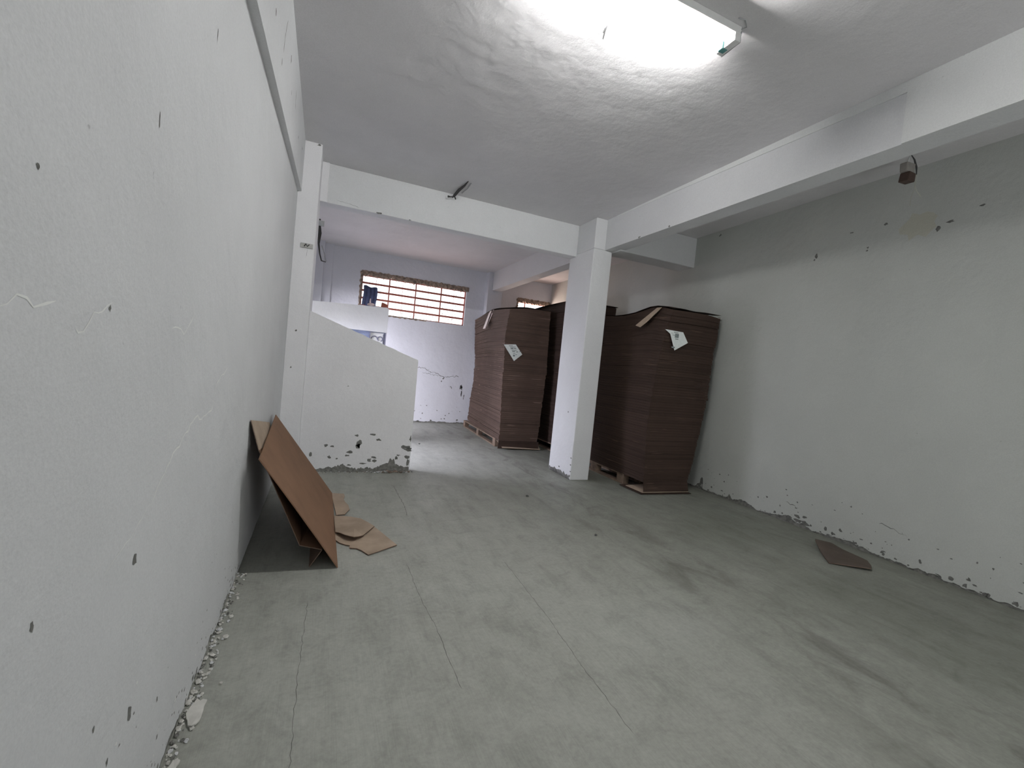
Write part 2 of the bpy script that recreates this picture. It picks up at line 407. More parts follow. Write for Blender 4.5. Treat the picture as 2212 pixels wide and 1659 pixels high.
# wall behind the camera with the wide shutter opening
mb = MB()
mb.box(LX-0.2, 1.5, -2.9, -2.6, 0, H, PLA); mb.box(4.3, RX(-2.6)+.2, -2.9, -2.6, 0, H, PLA); mb.box(1.5, 4.3, -2.9, -2.6, 2.8, H, PLA)
struct(mb.build('wall_front'))
SHUT = simple('grey_shutter', (.30, .32, .31), 0.6, .2)
mb = MB()  # unseen shutter, added half-lowered to limit daylight from behind
for k in range(16, 29): mb.hexa([(1.5, -2.74, .1*k), (4.3, -2.74, .1*k), (4.3, -2.70, .1*k), (1.5, -2.70, .1*k), (1.5, -2.70, .1*k+.1), (4.3, -2.70, .1*k+.1), (4.3, -2.66, .1*k+.1), (1.5, -2.66, .1*k+.1)], SHUT)
struct(mb.build('added_shutter_1'))

# beams, column, pilasters
BX0, BX1, BZ = 3.338, 3.537, 3.044
mb = MB(); mb.box(BX0, BX1, -2.6, 9.42, BZ, H, PLA)
mb.box(BX0-0.012, BX0, -2.6, 1.78, BZ, H, BEAML)                       # thicker, slightly lighter plaster at the near end
mb.hexa([(BX0-.010, 1.78, 3.375), (BX0, 1.78, 3.375), (BX0, 4.9, 3.435), (BX0-.002, 4.9, 3.435), (BX0-.012, 1.78, H), (BX0, 1.78, H), (BX0, 4.9, H), (BX0-.004, 4.9, H)], BEAML)
PM = lambda s, z, d: (BX0-d, s, z)
patch(mb, PM, 4.4, 3.055, .05, .02, 3); patch(mb, PM, 3.9, 3.06, .03, .02, 4)
struct(mb.build('trim_1', bevel=0.006))['label'] = 'long white ceiling beam running from near right to the back'
YC0, YC1, CZ = 5.545, 5.72, 3.012
mb = MB(); mb.box(-0.20, 3.30, YC0, YC1, CZ, H, PLA)
mb.box(-0.20, -0.095, YC0-.012, YC0, CZ, H, BRIGHT)
PC = lambda s, z, d: (s, YC0-d, z)
patch(mb, PC, .47, 3.02, .05, .025, 2); patch(mb, PC, .83, 3.018, .03, .012, 9); crack(mb, PC, [(0.0, 3.06), (.15, 3.05), (.25, 3.03)], .0015, MARK, 3, jit=.004)
struct(mb.build('trim_2', bevel=0.006))['label'] = 'white cross beam between the wall pillar and the column'
mb = MB(); mb.box(3.46, RX(5)+.02, 4.93, 5.25, 3.03, H, PLA)
struct(mb.build('trim_3', bevel=0.012))['label'] = 'short cross beam from the column to the right wall'
mb = MB()
b0 = [(3.012, 4.875), (3.290, 4.875), (3.30, 5.50), (3.030, 5.50)]; b1 = [(3.165, 5.10), (3.455, 5.10), (3.455, 5.725), (3.165, 5.725)]
def colring(z):
    t = z/BZ; return [(a[0]+(b[0]-a[0])*t, a[1]+(b[1]-a[1])*t, z) for a, b in zip(b0, b1)]
mb.hexa(colring(0.0)+colring(BZ), PLA)
mb.box(3.165, BX0+.005, 5.10, 5.725, BZ, H, PLA)
PCl = lambda s, z, d: (3.012+0.153*z/BZ+0.018*(s-4.875)/.625-d, s+0.225*z/BZ, z)
for i, (s, z, w) in enumerate(((4.9, .05, .05), (4.95, .012, .14), (5.04, .016, .16), (5.13, .010, .17), (5.22, .016, .16), (5.31, .012, .17), (5.38, .018, .15), (5.45, .010, .12), (4.89, .19, .03), (4.9, .28, .03), (4.88, .11, .03), (5.2, .10, .04), (5.1, .85, .03))):
    patch(mb, PCl, s, z, w, w*.55, 60+i, d=.0012)
struct(mb.build('trim_4', bevel=0.01))['label'] = 'free-standing square white column with chipped foot'
# left wall: shallow beam with a falling lower edge, and the pillar standing against it
mb = MB()
e = lambda y: 2.636+0.097*(y-2.0)
mb.hexa([(LX, -2.6, e(-2.6)), (-.33, -2.6, e(-2.6)), (-.33, 5.1, e(5.1)), (LX, 5.1, e(5.1)), (LX, -2.6, H), (-.33, -2.6, H), (-.33, 5.1, H), (LX, 5.1, H)], PLA)
PW = lambda s, z, d: (-.33+d, s, z)
crack(mb, PW, [(2.98, 3.21), (2.93, 3.13), (2.90, 3.06), (2.88, 2.97)], .006, MARK, 51, jit=.003)
crack(mb, PW, [(3.76, 3.235), (3.77, 3.15), (3.82, 3.12)], .010, MARK, 52, jit=.003)
patch(mb, PW, 2.50, 2.93, .022, .03, 53); patch(mb, PW, 3.28, 3.17, .03, .05, 54); patch(mb, PW, 4.25, 3.10, .03, .03, 55)
patch(mb, PW, 2.85, 2.90, .014, .05, 56); patch(mb, PW, 4.75, 3.22, .05, .02, 57); patch(mb, PW, 3.45, 3.05, .02, .03, 58)
struct(mb.build('trim_5'))['label'] = 'shallow white beam along the top of the left wall'
mb = MB(); mb.box(LX, -.169, 5.10, 5.85, 0, H, BRIGHT)
PP = lambda s, z, d: (s, 5.10-d, z)
patch(mb, PP, -.28, 1.53, .02, .02, 61); patch(mb, PP, -.30, 1.15, .012, .02, 62); patch(mb, PP, -.2, 3.43, .04, .02, 63)
crack(mb, PP, [(-.235, 2.38), (-.236, 2.33), (-.24, 2.29)], .001, MARK, 64, jit=.001)
struct(mb.build('trim_6', bevel=0.006))['label'] = 'narrow white pillar against the left wall'
mb = MB(); mb.box(3.235, 3.585, 9.43, 9.61, 0, H, BACKP)
struct(mb.build('trim_7', bevel=0.006))['label'] = 'rear wall pilaster under the long beam'
mb = MB(); mb.box(LX, -.13, 9.40, 9.61, 0, H, BACKP); mb.box(-.13, 0.03, 9.55, 9.61, 0, H, BACKP)
struct(mb.build('trim_8', bevel=0.006))['label'] = 'rear wall pilaster in the left corner'

# stair stub wall with the sloping top
mb = MB()
SY = 5.329
tz = lambda x: 1.772 + (1.345-1.772)*(x+.18)/(1.036+.18)
mb.hexa([(-.169, SY+.008, 0), (1.040, SY+.008, 0), (1.040, SY+.13, 0), (-.169, SY+.13, 0), (-.169, SY+.008, ZS), (1.040, SY+.008, ZS), (1.040, SY+.13, ZS), (-.169, SY+.13, ZS)], CONC)
N = 40
def stub_top(x): return tz(x) + 0.006*nz(x*14, 3, 1) + 0.004*nz(x*50, 1, 1)
for i in range(N):
    x0 = -.169+1.209*i/N; x1 = -.169+1.209*(i+1)/N; e0 = 0.005 if i == N-1 else 0
    mb.hexa([(x0, SY, ZS), (x1+e0, SY, ZS), (x1+e0, SY+.13, ZS), (x0, SY+.13, ZS), (x0, SY, stub_top(x0)), (x1+e0*0, SY, stub_top(x1)), (x1, SY+.13, stub_top(x1)), (x0, SY+.13, stub_top(x0))], BRIGHT)
PS = lambda s, z, d: (s, SY-d, z)
rs = ragfn(0.045, 0.035, 12, [(0.28, .06, .05), (.82, .055, .10), (.92, .10, .03), (.72, .05, .03), (.02, .08, -.02)])
skirt(mb, PS, -.169, 1.045, rs, BRIGHT, step=0.006)
for i, (s, z, w, h) in enumerate(((.42, .42, .05, .03), (.60, .44, .07, .025), (.45, .33, .05, .10), (.44, .30, .05, .05), (.66, .38, .06, .03), (.10, .30, .04, .03), (.17, .29, .04, .02),
        (.35, .23, .07, .03), (.33, .19, .05, .02), (.14, .17, .04, .03), (.22, .15, .03, .02), (.98, .30, .10, .04), (1.0, .27, .10, .04), (1.01, .18, .08, .05), (.62, .17, .06, .03), (.57, .14, .06, .04),
        (.63, .13, .05, .03), (.50, .10, .08, .02), (1.03, .40, .025, .07), (.9, .20, .05, .02), (.88, .17, .03, .05), (.36, .08, .05, .02), (.28, .98, .016, .012), (-.05, .2, .03, .05), (1.025, .12, .05, .08))):
    patch(mb, PS, s, z, w, h, 200+i)
struct(mb.build('wall_stair'))['label'] = 'low white stair wall with sloping top and crumbling foot'
# sandy mortar crumbs along its foot
mb = MB(); rnd = random.Random(5)
for i in range(150):
    x = rnd.uniform(0.0, 1.08); k = 0.35 + 1.0*math.exp(-((x-.85)/.2)**2); r = rnd.uniform(.005, .016)*k
    mb.blob((x, SY-.006-rnd.random()**2*.05, r*.6), (r*1.4, r, r*.6), rnd.choice((CONC, RUBBLE, PLA)), .3, i)
tag(mb.build('mortar_crumbs'), 'grey mortar crumbs at the foot of the sloping stair wall', 'rubble', kind='stuff')

# landing parapet with the shaded wall under it painted as a blue-grey panel
mb = MB()
N = 36
def lt(x): return 2.040 + .052*(x-LX)/1.23 + .008*nz(x*12, 1, 5) + .006*nz(x*40, 2, 2)
xa, xb = LX, .855
for i in range(N):
    x0 = xa+(xb-xa)*i/N; x1 = xa+(xb-xa)*(i+1)/N
    mb.hexa([(x0, 7.0, 1.71), (x1, 7.0, 1.71), (x1, 7.14, 1.71), (x0, 7.14, 1.71), (x0, 7.0, lt(x0)), (x1, 7.0, lt(x1)-(.02 if i == N-1 else 0)), (x1, 7.14, lt(x1)-(.02 if i == N-1 else 0)), (x0, 7.14, lt(x0))], BRIGHT)
mb.box(LX, .855, 7.11, 7.16, 0, 1.72, BLUESHADE)
struct(mb.build('wall_landing'))['label'] = 'white landing parapet behind the stair wall'

# ------------------------------------------------------------------ windows
def window(name, w, vmain, vthin, rows, label):
    x0, x1, z0, z1 = w
    root = struct(bpy.data.objects.new(name, None)); COL.objects.link(root); root.location = ((x0+x1)/2, YB+.1, z0)
    root['label'] = label
    def g(n, b): return b.build(n, root)
    b = MB(); y = YB+.06
    t = .020
    b.box(x0, x1, y-.012, y+.012, z0, z0+t, REDIRON); b.box(x0, x1, y-.012, y+.012, z1-t-.05, z1-.05, REDIRON)
    b.box(x0, x0+t, y-.012, y+.012, z0, z1-.05, REDIRON); b.box(x1-t, x1, y-.012, y+.012, z0, z1-.05, REDIRON)
    g('window_frame', b)
    for k in range(1, rows):
        z = z0 + (z1-.05-z0)*k/rows; b = MB(); b.box(x0+t, x1-t, y-.01, y+.008, z-.019, z+.019, REDIRON); g('window_bar', b)
    for f in vmain:
        x = x0+(x1-x0)*f; b = MB(); b.box(x-.012, x+.012, y-.008, y+.010, z0+t, z1-.05-t, REDIRON); g('window_bar', b)
    for f in vthin:
        x = x0+(x1-x0)*f; b = MB(); b.tube([(x, y+.003, z0+t), (x, y+.003, z1-.05-t)], .004, REDIRON, 6); g('window_rod', b)
    # broken mortar round the opening: top strip and left jamb
    b = MB()
    def strip(P, L, w0, seed, n):
        bb = len(b.v)
        for i in range(n+1):
            s = L*i/n
            a = w0*(1+.35*nz(s*9, seed, 0)+.6*nz(s*33, seed, 1)); c = -.004+.022*nz(s*18, seed, 4)
            b.v += [tuple(P(s, c, .001)), tuple(P(s, c, -.012+.008*nz(s*30, seed, 6))), tuple(P(s, (a+c)*.5, -.018+.012*nz(s*22, seed, 5))), tuple(P(s, a, -.004)), tuple(P(s, a, .10))]
        for i in range(n):
            for k in range(4):
                q = bb+5*i+k; b.face([q, q+1, q+6, q+5], RUBBLE)
    strip(lambda s, u, d: (x0-.02+s, YB+d, z1+.030-u), x1-x0+.07, .090, 3, int((x1-x0)*40))
    strip(lambda s, u, d: (x0-.035+u, YB+d, z1+.01-s), z1-z0, .040, 7, 36)
    strip(lambda s, u, d: (x0+s, YB+.01+d, z0-.012+u), (x1-x0)*.62, .026, 9, 50)
    g('broken_mortar', b)
    return root
window('window_1', WIN[0], (.25, .5, .75), (.13, .375, .625, .88), 5, 'wide barred window opening in the rear wall')
window('window_2', WIN[1], (.25,), (.5, .75), 5, 'small barred window opening above the cardboard stacks')
b = MB(); rnd = random.Random(3)
for i in range(60):
    x = rnd.choice((rnd.uniform(2.35, 2.78), rnd.uniform(2.35, 2.78), rnd.uniform(1.3, 2.3))); z = rnd.uniform(2.22, 2.95) if x > 2.3 else rnd.uniform(2.22, 2.34)
    y = YB+.25+rnd.uniform(0, .1); a = rnd.uniform(0, 6.3); r = rnd.uniform(.008, .02)
    b.slab([(x+r*math.cos(a+t)*(1 if k % 2 else .45), y+.3*r*math.sin(a), z+r*math.sin(a+t)*(1 if k % 2 else .45)) for k, t in enumerate((0, 1.57, 3.14, 4.71))], (0, 1, 0), .001, LEAF)
for i in range(7):
    x = rnd.uniform(2.3, 2.75); b.tube([(x, YB+.27, -.2), (x, YB+.27, 2.1), (x+rnd.uniform(-.1, .1), YB+.28, 2.5), (x+rnd.uniform(-.15, .15), YB+.27, 3.0)], .0015, LEAF, 5)
tag(b.build('vine'), 'thin green vine with small leaves growing outside the wide barred window', 'vine', kind='stuff')
# outside: red earth yard catching the sun; unseen left strip darkened to cut bounce light
mb = MB(); mb.box(-14, 14, 9.95, 30, -.4, -.2, EARTH); mb.box(-14, -1.25, -6, 9.95, -.4, -.2, MARK)
struct(mb.build('yard_ground'))

# ------------------------------------------------------------------ fluorescent batten
L0, L1, LY = 0.83, 2.075, 2.045
t = thing('fluorescent_light', 'lit white fluorescent batten light on the ceiling', 'light', ((L0+L1)/2, LY, H))
b = MB(); b.box(L0, L1, LY-.055, LY-.005, H-.045, H, WHITEM); b.build('housing', t, bevel=.004)
b = MB(); b.slab([(L0, LY-.060, H-.052), (L1, LY-.060, H-.052), (L1, LY-.002, H-.050), (L0, LY-.002, H-.050)], (0, -.5, 1), .003, WHITEM); b.build('reflector', t)
b = MB(); b.tube([(L0+.03, LY+.035, H-.075), (L1-.055, LY+.035, H-.075)], .013, TUBE, 14); b.build('lamp_tube', t, smooth=True)
for x, s in ((L1-.05, 1), (L0+.0, -1)):
    b = MB(); b.box(x, x+.045, LY-.06, LY+.075, H-.095, H-.045, WHITEM)
    b.slab([(x+(.045 if s > 0 else 0), LY-.06, H-.095), (x+(.045 if s > 0 else 0), LY+.075, H-.1), (x+(.045 if s > 0 else 0), LY+.075, H-.06), (x+(.045 if s > 0 else 0), LY-.06, H-.03)], (s, 0, 0), .003, GREYM)
    e_ = b.build('end_cap', t, bevel=.003)
    b = MB(); b.box(x-.012, x+.03, LY+.018, LY+.052, H-.098, H-.058, TEAL); b.build('socket', t)
b = MB(); b.tube([(L1-.01, LY-.05, H-.02), (L1+.02, LY-.07, H-.006), (L1-.03, LY-.10, H-.004), (L1-.07, LY-.09, H-.003)], .0025, GREYM, 6); b.build('feed_wire', t)

# ------------------------------------------------------------------ cardboard stacks on pallets
def bundle_stack(name, label, ring_fn, z0, H_fn, seams, mat, seed, dz, nslab=70, extra=None, group='bundles of flat cardboard on pallets'):
    """ring_fn(z)-> 4 corners (fl, fr, br, bl) xy ; seams = heights splitting the stack into bundles"""
    c = ring_fn(z0); loc = (sum(p[0] for p in c)/4, sum(p[1] for p in c)/4, z0)
    t = thing(name, label, 'cardboard stack', loc, group)
    rnd = random.Random(seed); zt = H_fn
    for a, bz in zip(seams, seams[1:]):
        b = MB(); n = max(3, int((bz-a)/(zt-z0)*nslab)); jx, jy = rnd.uniform(-.006, .006), rnd.uniform(-.008, .008)
        for i in range(n):
            za = a+(bz-a)*i/n; zb = a+(bz-a)*(i+1)/n - .0015
            j = [rnd.gauss(0, .0028) for _ in range(4)]
            if rnd.random() < .07: j = [q+rnd.uniform(-.008, .008) for q in j]
            r0 = ring_fn((za+zb)/2)
            r = [(r0[0][0]+j[0]+jx, r0[0][1]+j[1]+jy), (r0[1][0]+j[2]+jx, r0[1][1]+j[1]+jy), (r0[2][0]+j[2]+jx, r0[2][1]+j[3]), (r0[3][0]+j[0]+jx, r0[3][1]+j[3])]
            NY = 10; NX = 3; base = len(b.v)
            def pt(u, v, z):
                x = (r[0][0]*(1-u)+r[1][0]*u)*(1-v)+(r[3][0]*(1-u)+r[2][0]*u)*v
                y = (r[0][1]*(1-u)+r[1][1]*u)*(1-v)+(r[3][1]*(1-u)+r[2][1]*u)*v
                return (x, y, z+dz(u, v, (z-z0)/(zt-z0)))
            for zz in (za, zb):
                for v in range(NY+1):
                    for u in range(NX+1): b.v.append(pt(u/NX, v/NY, zz))
            M = (NX+1)*(NY+1)
            for v in range(NY):
                for u in range(NX):
                    q = base+v*(NX+1)+u; b.face([q, q+NX+1, q+NX+2, q+1], mat); b.face([q+M, q+M+1, q+M+NX+2, q+M+NX+1], mat)
            for v in range(NY):
                q = base+v*(NX+1); b.face([q, q+M, q+M+NX+1, q+NX+1], mat); q += NX; b.face([q, q+NX+1, q+M+NX+1, q+M], mat)
            for u in range(NX):
                q = base+u; b.face([q, q+1, q+M+1, q+M], mat); q = base+NY*(NX+1)+u; b.face([q, q+M, q+M+1, q+1], mat)
        b.build('sheet_bundle', t)
    return t
def pallet(name, label, x0, x1, y0, y1, skew=0.0, group='wooden pallets'):
    """3-block-row pallet, long side along y; skew shifts x with y"""
    t = thing(name, label, 'pallet', ((x0+x1)/2, (y0+y1)/2, 0), group)
    def bx(n, a, b_, c, d, z0, z1):
        b = MB(); k = lambda x, y: x+skew*(y-y0)
        b.hexa([(k(a, c), c, z0), (k(b_, c), c, z0), (k(b_, d), d, z0), (k(a, d), d, z0), (k(a, c), c, z1), (k(b_, c), c, z1), (k(b_, d), d, z1), (k(a, d), d, z1)], WOOD)
        b.build(n, t, bevel=.002)
    w = x1-x0; d = y1-y0
    for i in range(3):
        xx = x0+(w-.09)*i/2
        bx('bottom_board', xx, xx+.09, y0, y1, 0, .02)
        for j in range(3): yy = y0+(d-.14)*j/2; bx('block', xx, xx+.09, yy, yy+.14, .02, .10)
    for j in range(3): yy = y0+(d-.14)*j/2; bx('stringer_board', x0, x1, yy, yy+.14, .10, .118)
    for i in range(5):
        xx = x0+(w-.10)*i/4; bx('deck_board', xx, xx+.10, y0, y1, .118, .138)
    return t
def lerp(a, b, t): return a+(b-a)*t
def interp(tab, z):
    for (z0, v0), (z1, v1) in zip(tab, tab[1:]):
        if z <= z1: return lerp(v0, v1, max(0, (z-z0)/(z1-z0)))
    return tab[-1][1]
def label_part(t, pts, nrm, seed, marks):
    b = MB(); b.slab(pts, nrm, .0015, PAPER)
    n = Vector(nrm).normalized(); O = Vector(pts[0]) + n*.0016
    U = (Vector(pts[1])-Vector(pts[0])).normalized(); V = n.cross(U)*(-1)
    for (u, v, w, h) in marks:
        q = [O+U*u+V*v, O+U*(u+w)+V*v, O+U*(u+w)+V*(v+h), O+U*u+V*(v+h)]
        b.slab(q, n, .0004, INK)
    lb = b.build('paper_label', t); lb['label'] = 'white printed paper label tucked between the sheets'
    return lb

# stack A, rear left
tabA = [(0.14, 2.78), (0.6, 2.775), (1.2, 2.745), (1.9, 2.715), (2.35, 2.76)]
tabAr = [(0.14, 3.49), (0.9, 3.53), (1.4, 3.535), (2.0, 3.51), (2.35, 3.505)]
tabAb = [(0.14, 3.03), (0.6, 3.05), (1.0, 3.09), (1.45, 3.07), (2.35, 2.99)]
def ringA(z): return [(interp(tabA, z), 6.83), (interp(tabAr, z), 6.82), (interp(tabAr, z)+.04, 9.38), (interp(tabAb, z), 9.40)]
def dzA(u, v, k): return k*k*(.10*math.sin(min(v*1.5, 1)*math.pi*.5) - .09*max(0, v-.45)*1.4 + .03*math.sin(u*2.6)) + k*k*.04*u*(1-v) - .02*k*v*(1-u)
stA = bundle_stack('cardboard_stack', 'tall stack of flat brown cardboard by the rear wall with a white strip hanging', ringA, .14, 2.34, [.14, .50, .96, 1.28, 1.62, 1.98, 2.335], STK, 3, dzA)
lbm = [(.09, .018, .07, .010), (.11, .038, .10, .009), (.12, .056, .05, .022), (.18, .060, .04, .014), (.14, .092, .09, .008), (.15, .110, .05, .014), (.22, .118, .035, .012), (.165, .145, .04, .008), (.165, .170, .030, .030), (.205, .165, .03, .009), (.28, .115, .03, .010)]
label_part(stA, [(2.69, 6.796, 1.737), (2.903, 6.796, 1.76), (3.038, 6.796, 1.605), (2.899, 6.796, 1.483)], (0, -1, 0), 1, lbm)
b = MB(); b.slab([(2.875, 8.05, 2.425), (2.90, 8.22, 2.435), (2.80, 8.24, 2.07), (2.78, 8.05, 2.065)], (-1, 0, .2), .004, simple('white_card', (.72, .62, .60)))
b.slab([(2.885, 7.93, 2.43), (2.885, 8.0, 2.432), (2.80, 8.02, 2.10), (2.79, 8.0, 2.10)], (-1, 0, .2), .004, PINKW)
s_ = b.build('card_strip', stA); s_['label'] = 'whitish card strip hanging over the left edge'
b = MB(); b.slab([(2.83, 6.765, .03), (3.53, 6.765, .012), (3.53, 7.0, .118), (2.80, 7.0, .12)], (0, -.4, 1), .006, CARDP)
b.slab([(2.755, 6.80, .018), (3.50, 6.78, .002), (3.50, 6.80, .14), (2.775, 6.83, .14)], (0, -1, 0), .006, STK2)
b.build('bottom_sheet', stA)
b = MB()
b.grid(lambda u, v: (lerp(2.74+.26*v, 3.54+.03*v, u), 6.80+2.6*v, 2.345 + dzA(u, v, 1)+.012*math.sin(u*6+v*5)), 10, 16, TOPC)
b.grid(lambda u, v: (lerp(2.74+.26*v, 3.54+.03*v, u), 6.80+2.6*v, 2.339 + dzA(u, v, 1)+.012*math.sin(u*6+v*5)), 10, 16, TOPC, True)
b.build('top_sheet', stA)
pallet('wooden_pallet', 'wooden pallet under the rear left cardboard stack', 2.80, 3.42, 7.05, 9.30, .05)
# stack C, right front against the right wall
tabCl = [(0.14, 3.655), (0.8, 3.63), (1.2, 3.645), (1.44, 3.685), (1.95, 3.745), (2.25, 3.84)]
tabCr = [(0.14, 4.335), (0.4, 4.40), (0.8, 4.475), (1.28, 4.535), (1.93, 4.565), (2.25, 4.60)]
def ringC(z):
    l, r = interp(tabCl, z), interp(tabCr, z); return [(l, 4.25), (r, 4.24), (r+.03, 6.0), (3.70, 6.0)]
def dzC(u, v, k): return k*k*k*(.02*math.sin(v*9) + .035*math.sin(min(1, v*3)*math.pi)*(1-u)) + k*.01*math.sin(u*3)
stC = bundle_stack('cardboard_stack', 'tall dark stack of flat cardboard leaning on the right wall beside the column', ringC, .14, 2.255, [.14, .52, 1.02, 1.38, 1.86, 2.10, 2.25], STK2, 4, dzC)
lbc = [(.14, .015, .07, .008), (.16, .03, .06, .05), (.12, .05, .04, .006), (.17, .09, .05, .01), (.10, .03, .03, .004), (.13, .19, .05, .018)]
label_part(stC, [(3.709, 4.215, 1.998), (3.991, 4.215, 1.993), (4.082, 4.215, 1.873), (3.885, 4.215, 1.761), (3.793, 4.215, 1.953)], (0, -1, 0), 2, lbc)
b = MB(); b.slab([(3.79, 4.40, 2.285), (3.80, 4.50, 2.29), (3.66, 4.71, 2.06), (3.65, 4.60, 2.03), (3.66, 4.50, 2.09)], (-1, 0, .3), .004, CARDP)
b.build('hanging_flap', stC)
b = MB()
def topC(u, v, o): return (lerp(3.83, 4.61, u)+.0*v-.10*(1-u)*v, 4.235+1.9*v, 2.262 + o + dzC(u, v, 1) + (.02*max(0, u-.75)*4 if o > 0 else 0) + .006*math.sin(u*11))
b.grid(lambda u, v: topC(u, v, .006), 14, 14, TOPC); b.grid(lambda u, v: topC(u, v, .002), 14, 14, TOPC, True)
b.build('top_sheet', stC)
b = MB(); b.slab([(4.40, 4.228, 2.258), (4.605, 4.228, 2.236), (4.605, 4.40, 2.236), (4.40, 4.40, 2.258)], (.1, 0, 1), .003, PAPER); b.build('loose_white_sheet', stC)
b = MB(); b.slab([(3.60, 4.195, .006), (4.36, 4.17, .004), (4.36, 4.60, .012), (3.58, 4.60, .012)], (0, 0, 1), .008, STK2)
b.slab([(3.625, 4.21, .022), (4.33, 4.19, .022), (4.35, 4.60, .03), (3.60, 4.50, .03)], (0, 0, 1), .005, CARDP)
b.slab([(3.65, 4.225, .03), (4.34, 4.205, .03), (4.34, 4.24, .14), (3.66, 4.25, .14)], (0, -1, 0), .006, STK2)
b.build('bottom_sheet', stC)
pallet('wooden_pallet', 'wooden pallet under the leaning right cardboard stack', 3.68, 4.34, 4.66, 6.05)
# stack B, behind the column
tabBl = [(0.14, 3.70), (1.4, 3.68), (2.2, 3.64), (2.6, 3.64)]
def ringB(z): l = interp(tabBl, z); return [(l, 6.42), (4.55, 6.42), (4.62, 9.0), (l+.06, 9.0)]
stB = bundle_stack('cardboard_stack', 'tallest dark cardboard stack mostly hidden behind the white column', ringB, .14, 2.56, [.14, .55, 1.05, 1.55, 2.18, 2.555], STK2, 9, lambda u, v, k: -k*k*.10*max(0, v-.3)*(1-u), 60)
b = MB(); b.grid(lambda u, v: (3.60+.98*u, 6.40+2.6*v, 2.575-.10*max(0, v-.3)*(1-u)-.03*max(0, .12-u)*8), 8, 8, TOPC)
b.grid(lambda u, v: (3.60+.98*u, 6.40+2.6*v, 2.568-.10*max(0, v-.3)*(1-u)-.03*max(0, .12-u)*8), 8, 8, TOPC, True)
b.build('top_sheet', stB)
pallet('wooden_pallet', 'wooden pallet under the dark stack behind the column', 3.72, 4.50, 6.50, 8.9)

# ------------------------------------------------------------------ loose cardboard
def sheet(name, label, pts_list, mat, th=.006, group=None, m2=None):
    b = MB()
    for pts, n in pts_list: b.slab(pts, n, th, mat, m2)
    return tag(b.build(name), label, 'cardboard', group)
b = MB(); Q = [Vector(p) for p in ((.177, 2.911, .003), (.170, 4.493, .003), (-.345, 4.33, .756), (-.288, 2.780, .717))]
def bil(u, v, o): return (Q[0]*(1-u)+Q[1]*u)*(1-v)+(Q[3]*(1-u)+Q[2]*u)*v + Vector((.8, 0, .55))*(o+.004*math.sin(math.pi*v)*(1-u))
b.grid(lambda u, v: bil(u, v, .006), 12, 8, CARD); b.grid(lambda u, v: bil(u, v, 0), 12, 8, CARDD, True)
for e0, e1 in (((0, 0), (1, 0)), ((1, 0), (1, 1)), ((1, 1), (0, 1)), ((0, 1), (0, 0))):
    b.grid(lambda u, v: bil(lerp(e0[0], e1[0], u), lerp(e0[1], e1[1], u), .006*v), 12, 1, CARD)
tag(b.build('cardboard_sheet'), 'large brown cardboard sheet leaning diagonally against the left wall, in front', 'cardboard')
# second sheet behind it: steeper, lower end creased back under
def fold(y, k): return [(-.362, y, .906+k), (-.310, y, .730+k*.7), (-.05, y, .143+k*.2), (.080, y, .107), (.014, y, .004)]
b = MB(); A = fold(2.955, 0); B = fold(4.02, -.17)
for i in range(4):
    b.slab([A[i], B[i], B[i+1], A[i+1]], (.85, 0, .4) if i < 2 else ((.2, 0, 1) if i == 2 else (1, 0, -.4)), .004, CARDP if i < 1 else CARD, CARDD)
tag(b.build('cardboard_sheet'), 'steeper creased cardboard sheet standing behind the diagonal one at the left wall', 'cardboard')
def flat(name, label, outline, zs, mat, th=.006):
    b = MB(); k = len(outline); zs = list(zs); cx = sum(p[0] for p in outline)/k; cy = sum(p[1] for p in outline)/k; cz = sum(zs)/k
    area2 = sum(outline[i][0]*outline[(i+1) % k][1]-outline[(i+1) % k][0]*outline[i][1] for i in range(k))
    if area2 < 0: outline = outline[::-1]; zs = zs[::-1]
    for o in (0, th): b.v += [(x, y, z+o) for (x, y), z in zip(outline, zs)] + [(cx, cy, cz+o)]
    for i in range(k):
        j = (i+1) % k
        b.face([k+1+i, k+1+j, 2*k+1], mat); b.face([j, i, k], CARDD); b.face([i, j, k+1+j, k+1+i], CARDD)
    return tag(b.build(name), label, 'cardboard')
def ragged(p, q, n, a, seed):
    rnd = random.Random(seed); return [(lerp(p[0], q[0], i/n)+(rnd.uniform(-a, a) if i else 0), lerp(p[1], q[1], i/n)+(rnd.uniform(-a, a) if i else 0)) for i in range(n)]
o1 = ragged((.165, 4.49), (.277, 4.46), 3, .004, 1)+ragged((.277, 4.46), (.270, 4.13), 4, .006, 2)+[(.300, 4.12), (.305, 4.00), (.268, 3.90)]+ragged((.262, 3.88), (.165, 3.86), 3, .01, 3)
flat('cardboard_scrap', 'small pale cardboard scrap beside the leaning sheet, furthest from the camera', o1[::-1], [.004]*len(o1), CARDP)
o2 = [(.17, 3.86), (.30, 3.82), (.385, 3.76), (.47, 3.56), (.586, 3.19)]+ragged((.586, 3.19), (.377, 3.06), 3, .003, 4)+ragged((.377, 3.06), (.18, 3.33), 8, .016, 5)+[(.17, 3.36)]
flat('cardboard_scrap', 'long torn pale cardboard piece on the floor beside the leaning sheet', o2[::-1], [.004]*len(o2), CARDP)
o3 = [(.175, 3.84), (.30, 3.80), (.380, 3.74), (.43, 3.64), (.465, 3.55), (.42, 3.46), (.365, 3.36), (.33, 3.315), (.295, 3.285), (.27, 3.30), (.235, 3.34), (.205, 3.40), (.178, 3.46)]
flat('cardboard_scrap', 'curled cardboard flap lying on top of the long torn piece', o3, [.012, .012, .012, .013, .016, .02, .022, .034, .045, .045, .042, .035, .02], CARDP, .005)
o4 = [(3.951, 2.261), (4.183, 2.073), (4.29, 2.13), (4.40, 2.22), (4.45, 2.45), (4.467, 2.556), (4.30, 2.60), (4.256, 2.57), (4.10, 2.42)]
